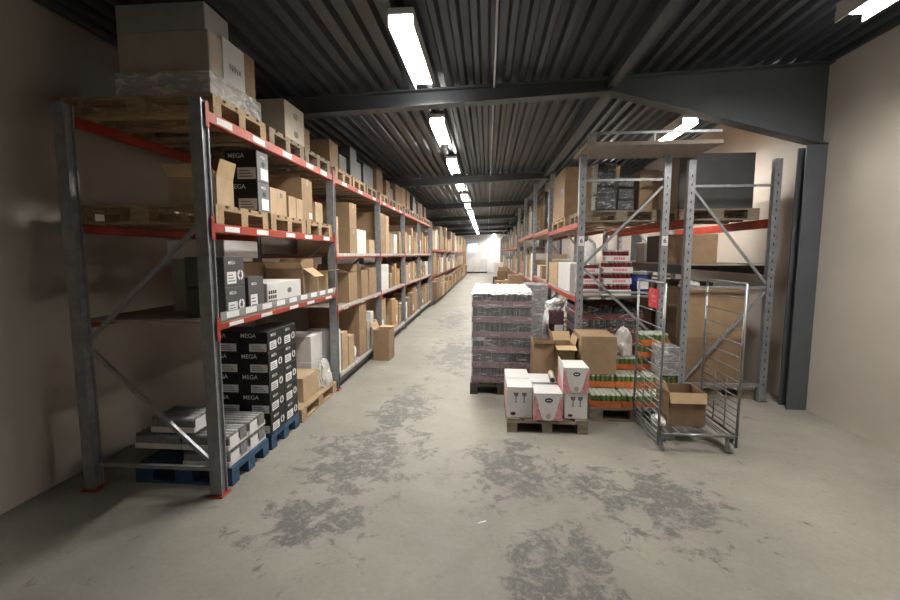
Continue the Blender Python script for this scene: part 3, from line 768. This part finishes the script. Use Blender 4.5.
for k in range(4):
    can_tray('white tray of dark cans with pink print, %s of the right shelf stack' % lv[k], 1.50+.02*(k == 3), 1.84-.03*(k == 3)+.012*(k == 2), 5.86, 6.12, zr+.145*k, 6, 4, .138, .072, 'white_card', 'can_red', 'white can trays on the right shelf', textm='pink_ink')
for k in range(3):
    can_tray('white tray of dark cans behind the numbered upright, %s one' % ('bottom', 'middle', 'top')[k], 1.20, 1.47, 5.99, 6.2, zr+.135*k, 5, 3, .128, .07, 'white_card', 'can_red', 'white can trays on the right shelf', textm='pink_ink')
blob('white plastic wrapped bundle standing behind the numbered upright', 'plastic_bundle', 'bag', 1.36, 6.1, zr+.41, .09, .07, .19, 'white_bag', 11, .35)
o = carton('white carton at the aisle edge of the right shelf', 1.14, 1.45, 6.28, 7.3, zr, zr+.40, 'white_card')
carton('tan carton behind the white one on the right shelf', 1.14, 1.6, 7.4, 8.38, zr, zr+.38, 'kraft_light')
# blue tub
tb = empty('plastic_tub', (2.0, 6.05, zr), 'blue plastic tub with pale lid by the rear upright', 'tub')
MB().tube((2.0, 6.05, zr), (2.0, 6.05, zr+.26), .13, 24, r2=.15).build('body', 'blue_plastic', tb)
MB().tube((2.0, 6.05, zr+.261), (2.0, 6.05, zr+.30), .157, 24).build('lid', 'grey_plastic', tb)
MB().box(1.93, 2.07, 5.905, 5.909, zr+.08, zr+.18).build('paper_label', 'paper', tb)

# floor level of the end bay: dark wrapped can stack
pallet('dark pallet under the dark red can stack in right racking', 1.6, 6.45, 0, .9, 1.1, 'dark_wood', 'pallets under can stacks')
def wrapped_cans(label, x0, x1, y0, y1, z0, layers, lh, canm, trm, film_m='stretch_film', top=None, nx=12, ny=4):
    o = empty('wrapped_can_stack', ((x0+x1)/2, (y0+y1)/2, z0), label, 'wrapped goods', 'wrapped can stacks')
    r = (x1-x0-.01)/nx/2
    nyy = int((y1-y0-.01)/(2*r))
    for k in range(layers):
        z = z0+k*lh
        MB().box(x0, x1, y0, y1, z+.001, z+lh*.42, bev=.003).build('tray', trm, o)
        c = MB()
        for i in range(nx):
            for j in range(nyy):
                if 0 < i < nx-1 and 0 < j < nyy-1 and k < layers-1: continue
                c.can(x0+.005+(2*i+1)*r, y0+.005+(2*j+1)*r, z+lh*.42, r*.97, lh*.58-.003, n=8)
        c.build('cans', [canm, 'can_lid' if False else canm], o)
    zt_ = z0+layers*lh
    if top:
        nxs, nys = 26, 20; vs = []; fs = []
        rr_ = random.Random(4)
        for i in range(nxs+1):
            for j in range(nys+1):
                u, v = i/nxs, j/nys; edge = min(u, 1-u, v, 1-v)
                zz = zt_+.012+.012*abs(math.sin(u*nx*PI))*abs(math.sin(v*nyy*PI))*1.6+rr_.uniform(0, .02)
                if edge < 1e-6: zz = zt_-.02-rr_.uniform(0, .02)
                vs.append((x0-.012+u*(x1-x0+.024), y0-.012+v*(y1-y0+.024), zz))
        for i in range(nxs):
            for j in range(nys): fs.append((i*(nys+1)+j, (i+1)*(nys+1)+j, (i+1)*(nys+1)+j+1, i*(nys+1)+j+1))
        MB().add(vs, fs, 0, True).build('top_sheet', 'white_bag', o)
    f = MB().box(x0-.006, x1+.006, y0-.006, y1+.006, z0+.002, zt_+.004, bev=.01).build('film_wrap', film_m, o)
    return o
wrapped_cans('dark red film wrapped can stack under the right shelf', 1.2, 2.05, 6.0, 6.9, .146, 5, .195, 'can_dark', 'can_red', 'stretch_film', nx=11)
# white wrapped bundle and grey wrapped stack left of the end upright
pallet('dark pallet under the tall grey wrapped stack beyond big film wrapped pallet', .87, 7.95, 0, .5, .78, 'dark_wood', 'pallets under can stacks')
wrapped_cans('tall grey film wrapped can stack behind the purple one', .68, 1.02, 7.6, 8.3, .146, 6, .19, 'can_grey', 'pack_grey', 'milky_film', nx=5)
o = empty('wrapped_bundle', (.97, 6.5, 0), 'white plastic draped stack of dark cans left of the numbered upright', 'wrapped goods')
for k in range(5): MB().box(.87, 1.09, 6.36, 6.76, .002+k*.2, .2+k*.2, bev=.012).build('can_layer', 'can_dark' if k % 2 else 'maroon_card', o)
d_ = MB(); decal(d_, (.87, 1.09, 6.36, 6.76, 0, 1.0), 'y', rect(.4, .95, .6, .8)); d_.build('paper_label', 'paper', o)
for k, (bx_, by_, bz_, rx_, ry_, rz_) in enumerate(((.98, 6.56, 1.002, .13, .2, .10), (.855, 6.5, .45, .04, .2, .36))):
    b_ = blob('tmp', 'plastic_drape', 'x', bx_, by_, bz_, rx_, ry_, rz_, 'white_bag', 13+k, .3)
    del b_['label'], b_['category']
    b_.parent = o; b_.location = (bx_-.97, by_-6.5, bz_)
del ALL_LABELS['tmp']

# second racking by the right wall: one bay
S_F, S_K = 2.36, 3.4
sr = empty('pallet_rack', (2.9, 5.5, 0), 'second steel racking between the end frame and right wall', 'rack', 'pallet racking')
for y in (5.62, 8.4):
    for x in (S_F+.04, S_K-.04): upright(sr, x, y, 2.9, -1)
    for zz in (.2, 1.4, 2.6): brace(sr, (S_F+.08, y, zz), (S_K-.08, y, zz))
    brace(sr, (S_F+.08, y, .25), (S_K-.08, y, 1.35)); brace(sr, (S_K-.08, y, 1.45), (S_F+.08, y, 2.55))
for zt, m in ((2.22, 'red_steel'), (1.66, 'dark_steel')):
    for x in (S_F+.03, S_K-.03): MB().box(x-.025, x+.025, 5.66, 8.36, zt-.11, zt, bev=.006).build('beam', m, sr)
deck_boards(sr, S_F, S_K, 5.66, 8.36, 1.66)
carton('brown carton on the second racking behind the rear upright', 2.38, 2.8, 5.72, 6.2, 1.6815, 2.04, 'kraft')
pallet('pallet under the large brown carton beside the second racking', 2.87, 6.1, 0, .9, .8, 'old_wood', 'wooden pallets by the right wall')
carton('large dark brown carton at lower right edge under second racking', 2.37, 3.2, 5.72, 6.4, .146, .76, 'kraft_dark')
carton('large mid brown carton at right edge behind the wire trolley', 2.37, 3.2, 5.72, 6.4, .762, 1.36, 'kraft')
blob('white plastic sheet lying on the large mid brown carton', 'plastic_bundle', 'plastic sheet', 2.55, 5.86, 1.361, .13, .12, .07, 'white_bag', 19, .3)

pallet('added wooden pallet high on the second racking near right wall', 2.87, 6.3, 2.2215, .98, .8, 'old_wood', 'wooden pallets on the second racking')  # dark goods from here on added to cover the bright wall behind
carton('added charcoal carton high on the second racking, nearer one', 2.4, 3.3, 5.95, 6.3, 2.368, 3.05, 'charcoal_card')
carton('added dark brown carton high on the second racking, farther one', 2.4, 3.3, 6.32, 6.68, 2.368, 2.95, 'kraft_dark')
carton('added black carton on second racking behind the blue tub', 2.4, 2.9, 6.3, 7.0, 1.6815, 2.06, 'black_card')
carton('grey carton beside the black one on the second racking', 2.4, 2.9, 7.1, 7.5, 1.6815, 1.98, 'grey_card')
carton('added dark brown tall carton beneath the second racking shelf', 2.38, 3.2, 6.6, 7.4, 0, 1.4, 'kraft_dark')
o = carton('added charcoal carton beneath the second racking shelf, far end', 2.38, 3.2, 7.45, 8.2, 0, 1.3, 'charcoal_card')
# upper goods farther along the right racking
z = LR[1][1]+.022
for k in range(5):
    y = 8.9+.36*k
    o = MB().tube((1.24+.05*(k % 2), y, z), (1.24+.05*(k % 2), y, z+1.05-.12*(k % 3)), .055, 14).build('cardboard_tube', ['grey_card', 'kraft_dark', 'charcoal_card', 'beige_card', 'kraft_dark'][k])
    tag(o, 'tall %s tube standing on upper right shelf, %s from the near upright' % (['grey', 'dark brown', 'charcoal', 'beige', 'dark brown'][k], ORD[k]), 'tube', 'tubes standing on the upper right shelf')
blob('white plastic sack on the upper right shelf by the tubes', 'plastic_sack', 'bag', 1.3, 8.65, z, .16, .14, .24, 'white_bag', 23, .2)
GR = 'cartons on the right racking'
fill('shade-toned upper shelf goods, third right bay', 11.3, 13.9, 2.323, .6, 1.1, 1.16, -1, 201, wlo=.5, whi=.8, group=GR, dark=True)  # dark tones stand in for weak light on the upper goods
fill('shade-toned upper shelf goods, fourth right bay', 14.05, 16.6, 2.323, .5, 1.0, 1.16, -1, 202, wlo=.5, whi=.8, group=GR, dark=True)
fill('lower shelf in the second right bay', 8.6, 11.1, 1.272, .25, .55, 1.16, -1, 203, wlo=.3, whi=.6, group=GR)
fill('lower shelf in the third right bay', 11.3, 13.9, 1.122, .3, .7, 1.16, -1, 204, wlo=.3, whi=.6, group=GR)
fill('lower shelf in the fourth right bay', 14.05, 16.6, 1.122, .3, .7, 1.16, -1, 205, wlo=.3, whi=.6, group=GR)
fill('floor in the third right bay', 11.3, 13.9, .0, .4, .8, 1.18, -1, 206, wlo=.4, whi=.7, group=GR)
fill('floor in the fourth right bay', 14.05, 16.6, .0, .4, .8, 1.18, -1, 207, wlo=.4, whi=.7, group=GR)
# far run on the right
YR2 = [16.86+2.72*k for k in range(9)]
rr2 = rack('farther run of red pallet racking on the right side', RF-.02, RK, YR2, [[1.05, 2.05]]*8, [3.0]*9)
for b in range(8):
    for zt in (1.05, 2.05): deck_boards(rr2, RF-.02, RK, YR2[b]+.045, YR2[b+1]-.045, zt)
    y0, y1 = YR2[b]+.07, YR2[b+1]-.07; bw = ORD[b]
    fill('top shelf in the %s far right bay' % bw, y0, y1, 2.072, .35, 1.0, 1.12, -1, 220+b, wlo=.5, whi=1.0, group='cartons on the far right racking', gap=.4, stuff=b > 2)
    fill('middle shelf in the %s far right bay' % bw, y0, y1, 1.072, .35, .7, 1.1, -1, 240+b, wlo=.5, whi=.9, group='cartons on the far right racking', stuff=b > 2)
    fill('floor in the %s far right bay' % bw, y0, y1, 0, .3, .7, 1.08, -1, 260+b, wlo=.5, whi=.9, group='cartons on the far right racking', stuff=b > 2)
# goods standing out in the aisle far along on the right
pallet('wooden pallet in the aisle far along before the right racking', .62, 17.5, 0, .8, 1.2, 'wood', 'wooden pallets in the far aisle', along='Y')
carton('brown carton on the aisle pallet far along at right, near one', .28, .66, 17.0, 17.5, .146, .62, 'kraft')
carton('tan carton on the aisle pallet far along at right, beside racking', .68, 1.0, 17.0, 17.6, .146, .55, 'kraft_light')
carton('orange brown carton on the aisle pallet far along, rear one', .3, .9, 17.62, 18.05, .146, .74, 'kraft_orange')
for k, (x0, x1, y0, y1, h, m, nm) in enumerate(((.58, 1.02, 12.6, 13.1, .62, 'kraft', 'brown'), (.55, 1.0, 14.4, 15.0, .5, 'kraft_light', 'tan'), (.42, .9, 19.6, 20.2, .55, 'kraft_dark', 'dark brown'), (.5, .95, 21.6, 22.3, .6, 'kraft', 'brown'))):
    for q in range(2):
        carton('%s %s carton of the %s stack on the aisle floor before right racking' % (('lower', 'upper')[q], nm, ORD[k]), x0+.03*q, x1-.02*q, y0, y1, q*(h+.002), q*(h+.002)+h-.04*q, m, group='cartons on the far aisle floor')
carton('white carton stack standing in far aisle beside right racking', .35, .85, 24.0, 24.7, 0, 1.35, 'white_card')
carton('black crate standing before white stack in the far aisle', .3, .75, 23.3, 23.8, 0, .62, 'charcoal_card', name='crate', cat='crate')
for k in range(3):
    x0 = -1.95+k*.66
    o = empty('wrapped_pallet_load', (x0+.3, 42.5, 0), '%s white wrapped pallet load against the far wall' % ('left', 'middle', 'right')[k], 'wrapped goods', 'white wrapped loads at the far wall')
    MB().box(x0, x0+.62, 42.0, 43, .0, .14).build('pallet_base', 'dark_wood', o)
    for q in range(3): MB().box(x0, x0+.62, 42.0, 43, .142+q*.4, .14+q*.4+.396, bev=.02).build('carton', 'white_card', o)

for sg_, wd_ in ((1, 'left'), (-1, 'right')):
    o = STUFF[sg_].build('distant_cartons', STM); tag(o, 'mass of tiny distant cartons on the farthest %s racking shelves' % wd_, 'boxes', kind='stuff')
# ------------------------------------------------------------------ big film wrapped pallet
pallet('dark pallet under the big film wrapped pallet of cans', .19, 6.2, 0, .80, 1.2, 'dark_wood', 'dark pallets', along='Y')
wrapped_cans('big film wrapped pallet of dark purple cans with white top', -.19, .57, 5.62, 6.75, .146, 6, .196, 'can_dark', 'maroon_card', 'heavy_film', top=True, nx=12)

# ------------------------------------------------------------------ white printed cartons on the front pallet
pallet('worn wooden pallet in front carrying white printed cartons', .615, 4.80, 0, .80, .82, 'old_wood', 'wooden pallets', along='Y')
zz0 = .1455
def goblet(mb, B, f, u, v, s):
    hw = B[1]-B[0]; hh = B[5]-B[4]; a = s/hw; b = s/hh
    decal(mb, B, f, [(u-.5*a, v+1.2*b), (u+.5*a, v+1.2*b), (u+.35*a, v+.55*b), (u+.1*a, v+.4*b), (u+.1*a, v-.6*b), (u+.35*a, v-.75*b), (u-.35*a, v-.75*b), (u-.1*a, v-.6*b), (u-.1*a, v+.4*b), (u-.35*a, v+.55*b)])
def white_box(label, x0, x1, y0, y1, z0, z1, style, rz=0, lidflap=False):
    o = carton(label, x0, x1, y0, y1, z0, z1, 'white_card', rz=rz, group='white printed cartons on the front pallet', bev=.004)
    B = (x0, x1, y0, y1, z0, z1)
    if style == 'goblets':
        d = MB(); goblet(d, B, 'y', .36, .62, .052); goblet(d, B, 'y', .68, .62, .052); d.build('goblet_print', 'grey_ink', o)
        d = MB(); decal(d, B, 'y', oval(.25, .13, .11, .055)); d.build('emblem', 'navy_ink', o)
    else:
        d = MB()
        decal(d, B, 'y', [(.0, .01), (.36, .01), (.27, .14), (.25, .24), (.18, .42), (.17, .55), (.12, .68), (.11, .8), (.0, .95)])
        decal(d, B, 'y', [(1., .01), (.64, .01), (.73, .14), (.75, .24), (.82, .42), (.83, .55), (.88, .68), (.89, .8), (1., .95)])
        d.build('flourish_print', 'red_ink', o)
        d = MB(); decal(d, B, 'y', oval(.52, .74, .14, .085)); e = d.build('emblem', 'navy_ink', o)
        d = MB(); decal(d, B, 'y', rect(.44, .60, .725, .755), lift=.0016, t=.0006); d.build('emblem_line', 'paper', e)
        d = MB(); decal(d, B, 'y', oval(.52, .16, .09, .1)); d.build('seal_print', 'grey_card', o)
    d = MB(); decal(d, B, 'x', [(.01, .01), (.99, .01), (.8, .3), (.5, .55), (.2, .8), (.01, .95)]); d.build('side_print', 'red_ink', o)
    for u, v in ((.08, .1), (.9, .12), (.1, .85), (.9, .85)):
        d = MB(); decal(d, B, 'Z', oval(u, v, .025, .02, 8)); d.build('corner_mark', 'grey_card', o)
    if lidflap:
        a, c = Vector((x0, y0, z1+.001)), Vector((x0, y1, z1+.001))
        MB().prism([a, c, c+Vector((-.006, -.03, .05)), a+Vector((-.006, .03, .04))], (.004, 0, 0)).build('flap', 'white_card', o)
    return o
white_box('white carton with goblet print at the left front of pallet', .21, .465, 4.42, 4.73, zz0, zz0+.32, 'goblets')
white_box('plain topped white carton behind the goblet print carton', .21, .465, 4.76, 5.14, zz0, zz0+.32, 'goblets')
white_box('white carton behind the front middle red printed carton', .475, .75, 4.72, 5.06, zz0, zz0+.29, 'goblets')
white_box('white carton with red flourishes and oval emblem, front middle of pallet', .475, .757, 4.36, 4.67, zz0, zz0+.28, 'red', lidflap=True)
white_box('white carton with goblet print below another at the right front', .79, 1.012, 4.43, 4.78, zz0, zz0+.27, 'goblets')
white_box('white carton with red flourishes and emblem on top at right', .765, 1.02, 4.42, 4.75, zz0+.2715, zz0+.53, 'red', lidflap=True)
# small dark tube lying on the middle carton, the rolled sheet behind
o = MB().tube((.70, 4.68, zz0+.323), (.72, 4.98, zz0+.323), .032, 16).build('cardboard_tube', 'beige_card'); tag(o, 'short white tube with dark open end lying on white cartons', 'tube')
MB().tube((.6998, 4.6785, zz0+.323), (.6998, 4.6798, zz0+.323), .024, 14).build('dark_bore', 'ink', o)

# open brown carton with flaps behind the white cartons
open_carton('open brown carton with a tilted flap, left of two behind white cartons', .55, .79, 5.22, 5.58, .001, .75, 'kraft', (('X', 100, .13), ('x', 80, .06), ('y', 30, .1)))
open_carton('open brown carton with front flap folded out, right of two behind white cartons', .80, 1.035, 5.22, 5.56, .001, .73, 'kraft', (('y', -8, .16), ('X', 75, .10), ('Y', 60, .12)))

# ------------------------------------------------------------------ orange can trays
pallet('wooden pallet under the orange trays of green cans', 1.62, 5.18, 0, 1.0, .8, 'old_wood', 'wooden pallets')
GC = 'orange trays of green cans'
def ot(label, x, y, z, nx=6): return can_tray(label, x, x+.33, y, y+.255, z, 6, 4, .14, .072, 'orange_card', 'can_green', GC)
zo = .1455; dl = .145
for i in range(3): ot('orange tray of green cans, front row bottom layer, %s' % ('left end', 'centre', 'right end')[i], 1.13+.336*i, 4.80, zo)
for i in range(3):
    for L in range(2):
        ot('orange tray of green cans, second row %s layer, %s' % (('bottom', 'upper')[L], ('left end', 'centre', 'right end')[i]), 1.13+.336*i, 5.06, zo+dl*L)
for i in range(1, 3):
    for L in range(1, 3 if i == 1 else 5):
        ot('orange tray of green cans, rear row %s layer, %s' % (('', 'second', 'third', 'fourth', 'highest')[L], ('', 'centre', 'right end')[i]), 1.13+.336*i, 5.32, zo+dl*L)
    ot('orange tray of green cans, rear row floor layer, %s' % ('', 'centre', 'right end')[i], 1.13+.336*i, 5.32, zo)
# grey wrapped can packs on the second row, right end
for k in range(2):
    wrapped_cans('grey film wrapped can pack, %s of two on the orange trays' % ('lower', 'upper')[k], 1.93, 2.14, 5.06, 5.31, zo+2*dl+.003+.168*k, 1, .162, 'can_grey', 'pack_grey', 'milky_film', nx=5)
# big closed brown carton on the left of the trays
carton('big closed brown carton on the can trays beside open carton', 1.07, 1.462, 5.07, 5.55, zo+2*dl+.003, .875, 'kraft')
o = None
blob('crumpled milky plastic film bundle on the rear can trays', 'plastic_bundle', 'plastic sheet', 1.635, 5.45, zo+3*dl+.004, .09, .08, .22, 'crumpled_film', 9, .35)

# ------------------------------------------------------------------ wire roll trolley
rc = empty('roll_cage', (1.88, 4.4, 0), 'grey wire roll trolley with red tag at the right edge', 'trolley')
cx0, cx1, cy0, cy1 = 1.57, 2.25, 4.06, 4.75
fr = MB()
for p, q in (((cx0, cy0), (cx1, cy0)), ((cx0, cy1), (cx1, cy1)), ((cx0, cy0), (cx0, cy1)), ((cx1, cy0), (cx1, cy1))): fr.tube((*p, .165), (*q, .165), .013)
for k in range(1, 7):
    xx = cx0+k*(cx1-cx0)/7; fr.tube((xx, cy0, .17), (xx, cy1, .17), .004, 6)
fr.build('base_frame', 'chrome', rc)
for nm, xx in (('side_panel', cx0), ('side_panel', cx1)):
    p_ = MB()
    for yy in (cy0, cy1): p_.tube((xx, yy, .06), (xx, yy, 1.54), .012, 10)
    p_.tube((xx, cy0, 1.54), (xx, cy1, 1.54), .012, 10)
    po = p_.build(nm, 'chrome', rc)
    w_ = MB()
    for zz in (.075, .12, .22, .28, .34, .40, .46, .52, .58, .66, .76, .88, 1.0, 1.13, 1.27, 1.41): w_.tube((xx, cy0, zz), (xx, cy1, zz), .0062, 6)
    for yy in (cy0+.22, cy0+.43): w_.tube((xx, yy, .17), (xx, yy, .66), .0062, 6)
    w_.build('wires', 'chrome', po)
for xx in (cx0+.045, cx1-.045):
    for yy in (cy0+.03, cy1-.03):
        c_ = MB().box(xx-.022, xx-.017, yy-.03, yy+.03, .05, .15).box(xx+.017, xx+.022, yy-.03, yy+.03, .05, .15).box(xx-.022, xx+.022, yy-.03, yy+.03, .1405, .151).build('castor', 'galvanised', rc)
        MB().tube((xx-.014, yy, .05), (xx+.014, yy, .05), .05, 18).build('wheel', 'grey_plastic', c_)
tg = MB().box(cx0-.022, cx0-.018, cy0+.10, cy0+.34, 1.30, 1.48)
tgo = tg.build('red_tag', 'tag_red', rc); tgo['label'] = 'red plastic tag'
MB().box(cx0-.024, cx0-.0225, cy0+.14, cy0+.28, 1.40, 1.42).box(cx0-.024, cx0-.0225, cy0+.14, cy0+.24, 1.36, 1.375).build('print', 'pink_ink', tgo)
open_carton('torn brown carton standing inside the wire roll trolley', 1.72, 2.06, 4.24, 4.56, .182, .50, 'kraft_dark', (('y', -75, .1), ('x', 70, .1)))
blob('torn white paper scrap inside the roll trolley by the carton', 'paper_scrap', 'paper', 1.65, 4.3, .176, .06, .09, .06, 'white_bag', 31, .3)
o = MB().box(-.03, .03, -.006, .006, 0, .003).build('paper_scrap', 'paper'); o.location = (-.02, 2.84, .0005); o.rotation_euler.z = .5; tag(o, 'tiny white paper scrap lying on the open floor', 'paper')

# ------------------------------------------------------------------ world, camera, view
wd = bpy.data.worlds.new('World'); S.world = wd; wd.use_nodes = True
wd.node_tree.nodes['Background'].inputs['Color'].default_value = (.5, .6, .8, 1); wd.node_tree.nodes['Background'].inputs['Strength'].default_value = .05
F, pit, yaw = 445.0, math.atan2(46, 445), math.atan2(37, 445*math.cos(math.atan2(46, 445)))
cam = bpy.data.cameras.new('camera'); co = bpy.data.objects.new('camera', cam); COL.objects.link(co)
cam.sensor_width = 36; cam.lens = 36*F/900; cam.clip_start = .05; cam.clip_end = 200
co.location = (0, 0, 1.8); co.rotation_euler = (PI/2-pit, 0, yaw); S.camera = co
vs = S.view_settings; vs.view_transform = 'Standard'; vs.look = 'None'; vs.gamma = 1; vs.use_curve_mapping = False; vs.exposure = 0.0
for o in S.objects:
    for k in ('_o', '_b'):
        if k in o: del o[k]
for l, ns in ALL_LABELS.items():
    if len(ns) > 1 or not 4 <= len(l.split()) <= 16: print('LABEL', len(l.split()), l, ns)
print('objects', len(S.objects))
